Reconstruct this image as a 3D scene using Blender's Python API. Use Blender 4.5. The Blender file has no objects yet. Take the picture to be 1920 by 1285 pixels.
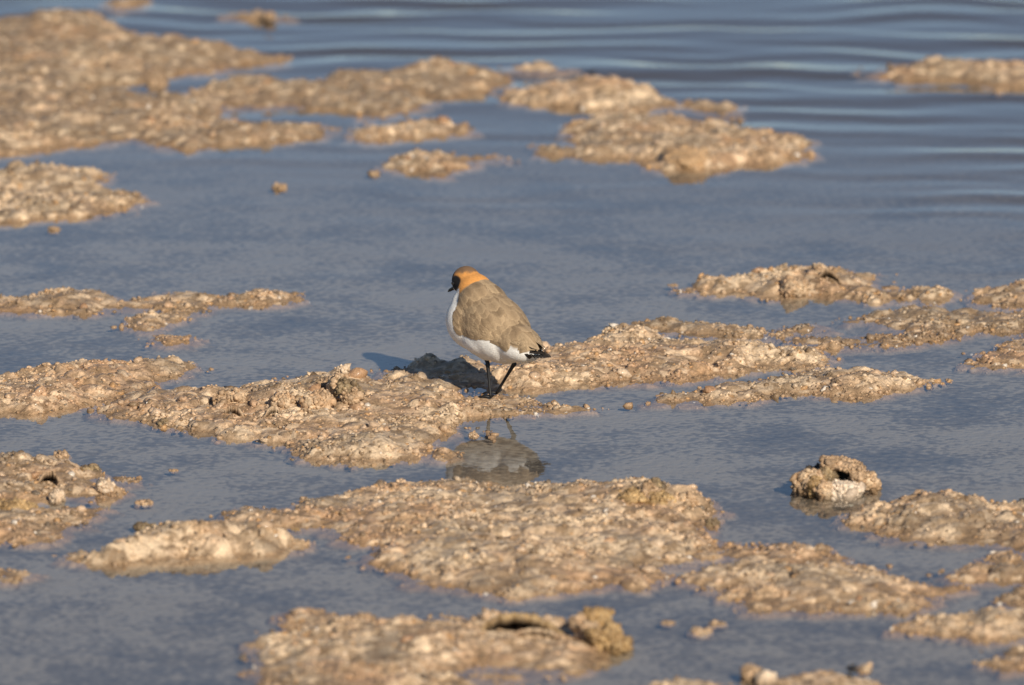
import bpy, bmesh, math
import numpy as np
from mathutils import Vector, Matrix, noise as mnoise
from mathutils.bvhtree import BVHTree

# ------------------------------------------------------------------ camera, sky, sun, exposure
SC = bpy.context.scene
COL = SC.collection
PW, PH = 1920.0, 1285.0                  # photograph size, used to turn pixels into directions
FPX = 16400.0                            # focal length in photo pixels (a long lens)
PITCH = math.radians(10.64)              # camera looks down on the shallows
CAM_H = 1.755                            # eye height of a standing photographer
SUN_EL = math.radians(27.0)
SUN_AZ = math.atan2(0.387, -0.922)       # horizontal direction towards the sun (x, y)

cam_d = bpy.data.cameras.new('camera')
cam = bpy.data.objects.new('camera', cam_d)
COL.objects.link(cam)
cam.location = (0, 0, CAM_H)
cam.rotation_euler = (math.pi / 2 - PITCH, 0, 0)
cam_d.sensor_fit = 'HORIZONTAL'
cam_d.sensor_width = 36.0
cam_d.lens = 36.0 * FPX / PW
cam_d.clip_start = 0.1
cam_d.clip_end = 6000
cam_d.dof.use_dof = True
cam_d.dof.focus_distance = 9.15
cam_d.dof.aperture_fstop = 7.6
SC.camera = cam

world = bpy.data.worlds.new('World')
SC.world = world
world.use_nodes = True
wn = world.node_tree
bg = wn.nodes['Background']
sky = wn.nodes.new('ShaderNodeTexSky')
sky.sky_type = 'NISHITA'
sky.sun_disc = False
sky.sun_elevation = SUN_EL
sky.sun_rotation = math.atan2(0.387, -0.922)
sky.altitude = 3800
sky.air_density = 1.0
sky.dust_density = 0.15
sky.ozone_density = 0.9
wn.links.new(sky.outputs[0], bg.inputs[0])
bg.inputs[1].default_value = 0.088

sun_d = bpy.data.lights.new('sun', 'SUN')
sun_d.energy = 5.0
sun_d.angle = math.radians(0.53)
sun_d.color = (1.0, 0.89, 0.74)
sun = bpy.data.objects.new('sun', sun_d)
COL.objects.link(sun)
to_sun = Vector((0.387 * math.cos(SUN_EL), -0.922 * math.cos(SUN_EL), math.sin(SUN_EL)))
sun.rotation_euler = to_sun.to_track_quat('Z', 'Y').to_euler()
sun.location = to_sun * 30

SC.view_settings.view_transform = 'Standard'
SC.view_settings.look = 'None'
SC.view_settings.exposure = 0.0
SC.view_settings.gamma = 1.0
SC.view_settings.use_curve_mapping = False
SC.render.engine = 'CYCLES'
SC.cycles.use_denoising = True
SC.cycles.caustics_reflective = False
SC.cycles.caustics_refractive = False
SC.cycles.max_bounces = 6
SC.cycles.transparent_max_bounces = 12

RNG = np.random.default_rng(11)
SP, CP = math.sin(PITCH), math.cos(PITCH)


def ground(px, py, z=0.0):
    """Point of the plane at height z that is seen at photo pixel (px, py)."""
    px, py = np.asarray(px, float), np.asarray(py, float)
    a, b = (px - PW / 2) / FPX, -(py - PH / 2) / FPX
    dy, dz = CP + b * SP, -SP + b * CP
    t = (z - CAM_H) / dz
    return np.stack([a * t, dy * t, np.full_like(t, z)], -1)


# ------------------------------------------------------------------ noise in numpy
def hsh(ix, iy, seed):
    n = (ix.astype(np.int64) * 374761393 + iy.astype(np.int64) * 668265263 + seed * 974634241) & 0xFFFFFFFF
    n = ((n ^ (n >> 13)) * 1274126177) & 0xFFFFFFFF
    n = ((n ^ (n >> 16)) * 2246822519) & 0xFFFFFFFF
    return ((n ^ (n >> 15)) & 0xFFFFFF) / float(0xFFFFFF)


def vnoise(x, y, seed=0):
    ix, iy = np.floor(x), np.floor(y)
    fx, fy = x - ix, y - iy
    fx, fy = fx * fx * (3 - 2 * fx), fy * fy * (3 - 2 * fy)
    a, b = hsh(ix, iy, seed), hsh(ix + 1, iy, seed)
    c, d = hsh(ix, iy + 1, seed), hsh(ix + 1, iy + 1, seed)
    return (a + (b - a) * fx) * (1 - fy) + (c + (d - c) * fx) * fy


def fbm(x, y, seed=0, octv=3):
    v, amp, tot = 0, 1.0, 0
    for o in range(octv):
        v = v + amp * vnoise(x * 2 ** o + 17.3 * o, y * 2 ** o + 9.1 * o, seed + o)
        tot += amp
        amp *= 0.5
    return v / tot * 2 - 1


def worley(x, y, seed=0):
    """nearest-cell distance and a random number of that cell"""
    ix, iy = np.floor(x), np.floor(y)
    best = np.full(x.shape, 9.0)
    rid = np.zeros(x.shape)
    for ox in (-1, 0, 1):
        for oy in (-1, 0, 1):
            cx, cy = ix + ox, iy + oy
            px, py = cx + hsh(cx, cy, seed), cy + hsh(cx, cy, seed + 7)
            d = np.hypot(x - px, y - py)
            m = d < best
            best = np.where(m, d, best)
            rid = np.where(m, hsh(cx, cy, seed + 13), rid)
    return best, rid


def sstep(a, b, x):
    t = np.clip((x - a) / (b - a), 0, 1)
    return t * t * (3 - 2 * t)


# ------------------------------------------------------------------ mesh helpers
def mesh_np(name, verts, faces, col=None, smooth=True, extra=None):
    """verts (n,3), faces (m,3) or (m,4) -> mesh, with a colour attribute"""
    me = bpy.data.meshes.new(name)
    k = faces.shape[1]
    me.vertices.add(len(verts))
    me.vertices.foreach_set('co', np.ascontiguousarray(verts, np.float32).ravel())
    me.loops.add(faces.size)
    me.loops.foreach_set('vertex_index', np.ascontiguousarray(faces, np.int32).ravel())
    me.polygons.add(len(faces))
    me.polygons.foreach_set('loop_start', np.arange(0, faces.size, k, dtype=np.int32))
    me.polygons.foreach_set('use_smooth', np.full(len(faces), smooth, bool))
    me.update(calc_edges=True)
    me.validate()
    if col is not None:
        at = me.color_attributes.new('Col', 'FLOAT_COLOR', 'POINT')
        c4 = np.ones((len(verts), 4), np.float32)
        c4[:, :3] = col
        at.data.foreach_set('color', c4.ravel())
    return me


def link(name, me, mat, parent=None, loc=None):
    o = bpy.data.objects.new(name, me)
    COL.objects.link(o)
    if mat is not None and me is not None and not me.materials:
        me.materials.append(mat)
    if parent is not None:
        o.parent = parent
    if loc is not None:
        o.location = loc
    return o


def thing(name, label, cat, loc=(0, 0, 0), rotz=0.0, group=None):
    o = bpy.data.objects.new(name, None)
    o.empty_display_size = 0.02
    COL.objects.link(o)
    o.location = loc
    o.rotation_euler = (0, 0, rotz)
    return tag(o, label, cat, group)


def tag(o, label, cat, group=None):
    o['label'] = label
    o['category'] = cat
    if group:
        o['group'] = group
    return o


def ico(sub):
    bm = bmesh.new()
    bmesh.ops.create_icosphere(bm, subdivisions=sub, radius=1.0)
    v = np.array([p.co[:] for p in bm.verts])
    f = np.array([[q.index for q in p.verts] for p in bm.faces])
    bm.free()
    return v, f


def tube(pts, rad, n=10, squash=1.0):
    """tapered tube along pts, closed at both ends"""
    pts = [Vector(p) for p in pts]
    V, F = [], []
    ref = Vector((0.31, 0.2, 0.93))
    for i, p in enumerate(pts):
        d = (pts[min(i + 1, len(pts) - 1)] - pts[max(i - 1, 0)]).normalized()
        a = d.cross(ref).normalized()
        b = d.cross(a)
        for k in range(n):
            t = 2 * math.pi * k / n
            V.append(p + (a * math.cos(t) + b * math.sin(t) * squash) * rad[i])
    for i in range(len(pts) - 1):
        for k in range(n):
            q = (k + 1) % n
            F.append((i * n + k, i * n + q, (i + 1) * n + q, (i + 1) * n + k))
    s, e = len(V), len(V) + 1
    V += [pts[0], pts[-1]]
    for k in range(n):
        q = (k + 1) % n
        F.append((s, q, k))
        F.append((e, (len(pts) - 1) * n + k, (len(pts) - 1) * n + q))
    return V, F


def join_pd(parts):
    V, F = [], []
    for v, f in parts:
        b = len(V)
        V += v
        F += [tuple(i + b for i in q) for q in f]
    return V, F


def pd_mesh(name, V, F, smooth=True):
    me = bpy.data.meshes.new(name)
    me.from_pydata([tuple(v) for v in V], [], F)
    me.update()
    me.polygons.foreach_set('use_smooth', [smooth] * len(me.polygons))
    return me


# ------------------------------------------------------------------ materials
def new_mat(name):
    m = bpy.data.materials.new(name)
    m.use_nodes = True
    nt = m.node_tree
    nt.nodes.clear()
    return m, nt, nt.nodes, nt.links


def N(nodes, kind, **kw):
    n = nodes.new(kind)
    for k, v in kw.items():
        setattr(n, k, v)
    return n


def salt_material(name, rough=0.5, glint=0.0, per_object=False):
    m, nt, nd, lk = new_mat(name)
    out = N(nd, 'ShaderNodeOutputMaterial')
    p = N(nd, 'ShaderNodeBsdfPrincipled')
    lk.new(p.outputs[0], out.inputs[0])
    geo = N(nd, 'ShaderNodeNewGeometry')
    n1 = N(nd, 'ShaderNodeTexNoise')
    n1.inputs['Scale'].default_value = 420
    n1.inputs['Detail'].default_value = 3
    lk.new(geo.outputs['Position'], n1.inputs['Vector'])
    if per_object:
        oi = N(nd, 'ShaderNodeObjectInfo')
        rp = N(nd, 'ShaderNodeValToRGB')
        cr = rp.color_ramp
        stops = [(0.0, (0.36, 0.20, 0.10)), (0.2, (0.52, 0.34, 0.20)), (0.5, (0.60, 0.43, 0.28)), (0.75, (0.46, 0.32, 0.20)),
                 (0.9, (0.60, 0.455, 0.31)), (1.0, (0.26, 0.18, 0.11))]
        cr.elements[0].position, cr.elements[0].color = stops[0][0], (*stops[0][1], 1)
        cr.elements[1].position, cr.elements[1].color = stops[-1][0], (*stops[-1][1], 1)
        for s, c in stops[1:-1]:
            e = cr.elements.new(s)
            e.color = (*c, 1)
        lk.new(oi.outputs['Random'], rp.inputs[0])
        base = rp.outputs[0]
    else:
        at = N(nd, 'ShaderNodeAttribute')
        at.attribute_name = 'Col'
        base = at.outputs['Color']
    mr = N(nd, 'ShaderNodeMapRange')
    mr.inputs['From Min'].default_value = 0.3
    mr.inputs['From Max'].default_value = 0.7
    mr.inputs['To Min'].default_value = 0.72
    mr.inputs['To Max'].default_value = 1.22
    lk.new(n1.outputs['Fac'], mr.inputs['Value'])
    mx = N(nd, 'ShaderNodeVectorMath', operation='SCALE')
    lk.new(base, mx.inputs[0])
    lk.new(mr.outputs[0], mx.inputs['Scale'])
    lk.new(mx.outputs[0], p.inputs['Base Color'])
    n2 = N(nd, 'ShaderNodeTexNoise')
    n2.inputs['Scale'].default_value = 900
    n2.inputs['Detail'].default_value = 2
    lk.new(geo.outputs['Position'], n2.inputs['Vector'])
    bp = N(nd, 'ShaderNodeBump')
    bp.inputs['Strength'].default_value = 0.6
    bp.inputs['Distance'].default_value = 0.0012
    lk.new(n2.outputs['Fac'], bp.inputs['Height'])
    lk.new(bp.outputs[0], p.inputs['Normal'])
    r2 = N(nd, 'ShaderNodeMapRange')
    r2.inputs['From Min'].default_value = 0.35
    r2.inputs['From Max'].default_value = 0.65
    r2.inputs['To Min'].default_value = rough - 0.22
    r2.inputs['To Max'].default_value = rough + 0.2
    lk.new(n1.outputs['Fac'], r2.inputs['Value'])
    lk.new(r2.outputs[0], p.inputs['Roughness'])
    p.inputs['IOR'].default_value = 1.5
    p.inputs['Coat Weight'].default_value = glint
    p.inputs['Coat Roughness'].default_value = 0.12
    return m


M_CRUST = salt_material('salt_crust_material', 0.6, 0.0)
M_GRAIN = salt_material('salt_grain_material', 0.55, 0.1)
M_NOD = salt_material('salt_nodule_material', 0.5, 0.25, True)


def water_material():
    m, nt, nd, lk = new_mat('shallow_brine')
    out = N(nd, 'ShaderNodeOutputMaterial')
    geo = N(nd, 'ShaderNodeNewGeometry')
    mp = N(nd, 'ShaderNodeMapping')
    mp.inputs['Scale'].default_value = (1.0, 0.55, 1.0)
    lk.new(geo.outputs['Position'], mp.inputs['Vector'])
    n1 = N(nd, 'ShaderNodeTexNoise')
    n1.inputs['Scale'].default_value = 85
    n1.inputs['Detail'].default_value = 2
    n1.inputs['Roughness'].default_value = 0.5
    lk.new(mp.outputs[0], n1.inputs['Vector'])
    n2 = N(nd, 'ShaderNodeTexNoise')
    n2.inputs['Scale'].default_value = 13
    n2.inputs['Detail'].default_value = 2
    lk.new(mp.outputs[0], n2.inputs['Vector'])
    b1 = N(nd, 'ShaderNodeBump')
    b1.inputs['Strength'].default_value = 1.0
    b1.inputs['Distance'].default_value = 0.00012
    lk.new(n1.outputs['Fac'], b1.inputs['Height'])
    b2 = N(nd, 'ShaderNodeBump')
    b2.inputs['Strength'].default_value = 1.0
    b2.inputs['Distance'].default_value = 0.0005
    lk.new(n2.outputs['Fac'], b2.inputs['Height'])
    lk.new(b1.outputs[0], b2.inputs['Normal'])
    fr = N(nd, 'ShaderNodeFresnel')
    io = N(nd, 'ShaderNodeMapRange')                    # the sheet is not refracting: the same reflectance from above and below
    io.inputs['To Min'].default_value = 1.34
    io.inputs['To Max'].default_value = 1 / 1.34
    lk.new(geo.outputs['Backfacing'], io.inputs['Value'])
    lk.new(io.outputs[0], fr.inputs['IOR'])
    lk.new(b2.outputs[0], fr.inputs['Normal'])
    gl = N(nd, 'ShaderNodeBsdfGlossy')
    gl.inputs['Roughness'].default_value = 0.012
    lk.new(b2.outputs[0], gl.inputs['Normal'])
    tr = N(nd, 'ShaderNodeBsdfTransparent')
    tr.inputs['Color'].default_value = (0.93, 0.94, 0.95, 1)
    mx = N(nd, 'ShaderNodeMixShader')
    lk.new(fr.outputs[0], mx.inputs[0])
    lk.new(tr.outputs[0], mx.inputs[1])
    lk.new(gl.outputs[0], mx.inputs[2])
    lk.new(mx.outputs[0], out.inputs[0])
    return m


def bed_material():
    m, nt, nd, lk = new_mat('pale_brown_mud')
    out = N(nd, 'ShaderNodeOutputMaterial')
    p = N(nd, 'ShaderNodeBsdfPrincipled')
    lk.new(p.outputs[0], out.inputs[0])
    geo = N(nd, 'ShaderNodeNewGeometry')
    n1 = N(nd, 'ShaderNodeTexNoise')
    n1.inputs['Scale'].default_value = 5
    n1.inputs['Detail'].default_value = 6
    n1.inputs['Roughness'].default_value = 0.7
    lk.new(geo.outputs['Position'], n1.inputs['Vector'])
    n2 = N(nd, 'ShaderNodeTexNoise')
    n2.inputs['Scale'].default_value = 120
    n2.inputs['Detail'].default_value = 3
    lk.new(geo.outputs['Position'], n2.inputs['Vector'])
    ad = N(nd, 'ShaderNodeMath', operation='MULTIPLY_ADD')
    lk.new(n2.outputs['Fac'], ad.inputs[0])
    ad.inputs[1].default_value = 0.85
    big = N(nd, 'ShaderNodeMath', operation='MULTIPLY_ADD')
    lk.new(n1.outputs['Fac'], big.inputs[0])
    big.inputs[1].default_value = 1.3
    big.inputs[2].default_value = -0.14
    lk.new(big.outputs[0], ad.inputs[2])
    rp = N(nd, 'ShaderNodeValToRGB')
    cr = rp.color_ramp
    cr.elements[0].position, cr.elements[0].color = 0.62, (0.06, 0.049, 0.037, 1)
    cr.elements[1].position, cr.elements[1].color = 1.15 / 1.15, (0.35, 0.295, 0.215, 1)
    e = cr.elements.new(0.9)
    e.color = (0.195, 0.16, 0.114, 1)
    lk.new(ad.outputs[0], rp.inputs[0])
    # the bed colour turns darker under the open lake beyond the crust
    sx = N(nd, 'ShaderNodeSeparateXYZ')
    lk.new(geo.outputs['Position'], sx.inputs[0])
    m1 = N(nd, 'ShaderNodeMath', operation='MULTIPLY_ADD')
    lk.new(sx.outputs['X'], m1.inputs[0])
    m1.inputs[1].default_value = 0.45
    lk.new(sx.outputs['Y'], m1.inputs[2])
    m2 = N(nd, 'ShaderNodeMath', operation='MULTIPLY_ADD')
    lk.new(n1.outputs['Fac'], m2.inputs[0])
    m2.inputs[1].default_value = 2.0
    lk.new(m1.outputs[0], m2.inputs[2])
    deep = N(nd, 'ShaderNodeMapRange', interpolation_type='SMOOTHSTEP')
    deep.inputs['From Min'].default_value = 10.4
    deep.inputs['From Max'].default_value = 12.6
    lk.new(m2.outputs[0], deep.inputs['Value'])
    mc = N(nd, 'ShaderNodeMix', data_type='RGBA')
    lk.new(deep.outputs[0], mc.inputs['Factor'])
    lk.new(rp.outputs[0], mc.inputs['A'])
    mc.inputs['B'].default_value = (0.10, 0.075, 0.052, 1)
    lk.new(mc.outputs['Result'], p.inputs['Base Color'])
    p.inputs['Roughness'].default_value = 0.9
    bp = N(nd, 'ShaderNodeBump')
    bp.inputs['Strength'].default_value = 0.8
    bp.inputs['Distance'].default_value = 0.003
    lk.new(n2.outputs['Fac'], bp.inputs['Height'])
    lk.new(bp.outputs[0], p.inputs['Normal'])
    return m


# ------------------------------------------------------------------ the setting: bed and water
def sheet(name, mat, z, size=2500.0):
    me = pd_mesh(name, [(-size, -size, z), (size, -size, z), (size, size, z), (-size, size, z)], [(0, 1, 2, 3)])
    o = link(name, me, mat)
    o['kind'] = 'structure'
    return o


BED_Z = -0.0065
sheet('lake_bed', bed_material(), BED_Z)


def wave_height(x, y):
    """wind ripples of the open water beyond the crust"""
    far = sstep(9.8, 12.1, y + 0.7 * x)
    wx = x + 0.05 * fbm(x / 0.25, y / 0.25, 51)
    wy = y + 0.11 * fbm(x / 0.30, y / 0.35, 52)
    h = 0
    for lam, ang, amp, ph in ((0.16, 4, 1.0, 0.3), (0.115, -6, 0.75, 1.9), (0.08, 9, 0.4, 4.0), (0.25, -3, 0.8, 2.2)):
        a = math.radians(ang)
        h = h + amp * np.sin((wx * math.sin(a) + wy * math.cos(a)) * 2 * math.pi / lam + ph)
    gust = 0.55 + 0.8 * fbm(x / 0.32, y / 0.35, 57)
    return 0.0015 * far * gust * h + 0.00010 * fbm(x / 0.05, y / 0.07, 61)


def build_water():
    x0, x1, y0, y1, st = -1.35, 1.35, 6.6, 15.0, 0.014
    xs = np.arange(x0, x1 + st / 2, st)
    ys = np.arange(y0, y1 + st / 2, st)
    X, Y = np.meshgrid(xs, ys)
    edge = sstep(0, 0.2, np.minimum(np.minimum(X - xs[0], xs[-1] - X), np.minimum(Y - ys[0], ys[-1] - Y)))
    Z = wave_height(X, Y) * edge
    V = np.stack([X, Y, Z], -1).reshape(-1, 3)
    nx, ny = len(xs), len(ys)
    idx = np.arange(nx * ny).reshape(ny, nx)
    F = np.stack([idx[:-1, :-1], idx[:-1, 1:], idx[1:, 1:], idx[1:, :-1]], -1).reshape(-1, 4)
    S = 2500.0
    a0, a1, b0, b1 = xs[0], xs[-1], ys[0], ys[-1]
    ring = np.array([(-S, -S, 0), (S, -S, 0), (S, S, 0), (-S, S, 0), (a0, b0, 0), (a1, b0, 0), (a1, b1, 0), (a0, b1, 0)], float)
    b = len(V)
    RF = np.array([(0, 1, 5, 4), (1, 2, 6, 5), (2, 3, 7, 6), (3, 0, 4, 7)]) + b
    me = mesh_np('water', np.vstack([V, ring]), np.vstack([F, RF]))
    o = link('water', me, water_material())
    o['kind'] = 'structure'


build_water()

# ------------------------------------------------------------------ salt crust
PEACH = np.array([0.50, 0.315, 0.182])
PALE = np.array([0.68, 0.515, 0.34])
ORANGE = np.array([0.45, 0.265, 0.12])
GREY = np.array([0.25, 0.195, 0.135])
DARK = np.array([0.13, 0.098, 0.066])
WHITE = np.array([0.72, 0.63, 0.52])
BROWN = np.array([0.235, 0.155, 0.085])
WETC = np.array([0.33, 0.20, 0.10])
BEDC = np.array([0.20, 0.163, 0.116])


def mixc(a, b, t):
    return a + (b - a) * np.asarray(t)[..., None]


def salt_colour(x, y, z, rnd, dirt):
    """colour of the dry crust: peach and pale salt, soiled grey-brown in patches, stained orange where it is wet"""
    tone = fbm(x / 0.07, y / 0.07, 71)
    soil = sstep(0.05, 0.7, fbm(x / 0.055, y / 0.055, 77) * 1.25 + dirt + 0.04)
    c = mixc(PEACH[None, :] * np.ones((len(x), 1)), PALE, np.clip(0.55 + 1.1 * tone + 0.5 * (rnd - 0.5), 0, 1))
    c = mixc(c, ORANGE, np.clip(0.55 * sstep(0.0, 0.6, fbm(x / 0.03, y / 0.03, 79)), 0, 1) * 0.7)
    c = mixc(c, GREY, soil * (0.45 + 0.4 * rnd))
    wet = sstep(0.0045, -0.0005, z)
    c = mixc(c, WETC, wet * 0.72)
    c = mixc(c, BEDC, sstep(-0.0022, -0.0058, z))        # the drowned foot of the crust is coated with the mud of the bed
    return c


ICO1, ICO2, ICO3, ICO4 = ico(1), ico(2), ico(3), ico(4)


def lump_variants(base, n, jit, seed):
    r = np.random.default_rng(seed)
    out = []
    for k in range(n):
        s = base[0] * (1 + jit * r.normal(size=(len(base[0]), 1)))
        out.append(s + r.normal(size=base[0].shape) * jit * 0.35)
    return np.array(out)


GV1 = lump_variants(ICO1, 8, 0.16, 3)
GV2 = lump_variants(ICO2, 8, 0.11, 4)


def rand_rot(n, r):
    q = r.normal(size=(n, 4))
    q /= np.linalg.norm(q, axis=1, keepdims=True)
    w, x, y, z = q.T
    return np.stack([1 - 2 * (y * y + z * z), 2 * (x * y - z * w), 2 * (x * z + y * w),
                     2 * (x * y + z * w), 1 - 2 * (x * x + z * z), 2 * (y * z - x * w),
                     2 * (x * z - y * w), 2 * (y * z + x * w), 1 - 2 * (x * x + y * y)], -1).reshape(n, 3, 3)


def grain_mesh(name, cen, rad, col, r):
    """cen (n,3), rad (n,), col (n,3): one mesh of lumpy salt grains"""
    vs, fs, cs, b = [], [], [], 0
    for big in (False, True):
        m = (rad > 0.0052) == big
        n = int(m.sum())
        if not n:
            continue
        base, gv = (ICO2, GV2) if big else (ICO1, GV1)
        v = gv[r.integers(0, len(gv), n)]
        sc = rad[m][:, None] * (1 + 0.25 * r.normal(size=(n, 3))).clip(0.55, 1.6)
        v = np.einsum('nij,nkj->nki', rand_rot(n, r), v * sc[:, None, :])
        v[:, :, 2] *= 0.85
        v = v + cen[m][:, None, :]
        k = v.shape[1]
        f = base[1][None] + (np.arange(n) * k)[:, None, None] + b
        shade = (1 + 0.10 * r.normal(size=(n, k, 1)))
        cs.append((col[m][:, None, :] * shade).reshape(-1, 3))
        vs.append(v.reshape(-1, 3))
        fs.append(f.reshape(-1, 3))
        b += n * k
    return mesh_np(name, np.vstack(vs), np.vstack(fs), np.clip(np.vstack(cs), 0.01, 0.9))


NODULE_MESHES = []


def lumpy_blob(name, radii, seed, amp=0.22, cell=0.55, base=ICO3, mat=None, colfn=None, loc_noise=1.0, coat=False):
    """a knobbly lump: an ellipsoid swollen by cell bumps"""
    V = []
    off = Vector((seed * 7.13, seed * 3.7, seed * 1.9))
    cs = []
    for v in base[0]:
        p = Vector(v)
        d, pts = mnoise.voronoi(p / cell + off)
        bump = 0.5 - d[0]
        low = mnoise.noise(p * 1.3 * loc_noise + off)
        fine = mnoise.noise(p * 6.0 + off)
        d2, _ = mnoise.voronoi(p / (cell * 0.45) - off)
        s = 1 + amp * (1.1 * bump + 1.0 * low + 0.35 * fine + 0.6 * (0.5 - d2[0]))
        V.append((p[0] * radii[0] * s, p[1] * radii[1] * s, p[2] * radii[2] * s))
        cs.append((bump, low, fine))
    V = np.array(V)
    F = base[1]
    c = None
    if colfn is not None:
        c = np.clip(np.array([colfn(V[i], *cs[i]) for i in range(len(V))]), 0.01, 0.9)
    if coat:
        r = np.random.default_rng(seed)
        sz = float(np.mean(radii))
        n = int(min(260, 60 + 45 * (sz / 0.006) ** 2))
        pk = r.integers(0, len(V), n)
        rad = np.exp(r.normal(math.log(min(0.0021, sz * 0.26)), 0.35, n))
        gv = GV1[r.integers(0, len(GV1), n)] * (rad[:, None] * (1 + 0.25 * r.normal(size=(n, 3))).clip(0.6, 1.5))[:, None, :]
        gv = np.einsum('nij,nkj->nki', rand_rot(n, r), gv) + (V[pk] * (1 - 0.35 * rad[:, None] / sz))[:, None, :]
        gc = c[pk] * (0.75 + 0.55 * r.random((n, 1)))
        F = np.vstack([F, (ICO1[1][None] + (np.arange(n) * 12)[:, None, None] + len(V)).reshape(-1, 3)])
        V = np.vstack([V, gv.reshape(-1, 3)])
        c = np.clip(np.vstack([c, np.repeat(gc, 12, 0)]), 0.01, 0.9)
    me = mesh_np(name, V, F, c)
    if mat:
        me.materials.append(mat)
    return me


for k in range(6):
    NODULE_MESHES.append(lumpy_blob('nodule', (1.0, 0.9, 0.72), 20 + k, 0.42, 0.6, ICO2, M_NOD))

PATCHES_FOR_PLACING = []


def in_poly_sdf(P, poly):
    """signed distance (positive inside) of points P (n,2) to a closed polygon"""
    d = np.full(len(P), 1e9)
    ins = np.zeros(len(P), bool)
    m = len(poly)
    for i in range(m):
        a, b = poly[i], poly[(i + 1) % m]
        e = b - a
        w = P - a
        t = np.clip((w @ e) / max(e @ e, 1e-12), 0, 1)
        d = np.minimum(d, np.hypot(*(w - t[:, None] * e).T))
        cond = (a[1] > P[:, 1]) != (b[1] > P[:, 1])
        with np.errstate(divide='ignore', invalid='ignore'):
            xi = a[0] + (P[:, 1] - a[1]) / (b[1] - a[1]) * e[0]
        ins ^= cond & (P[:, 0] < xi)
    return np.where(ins, d, -d)


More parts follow.
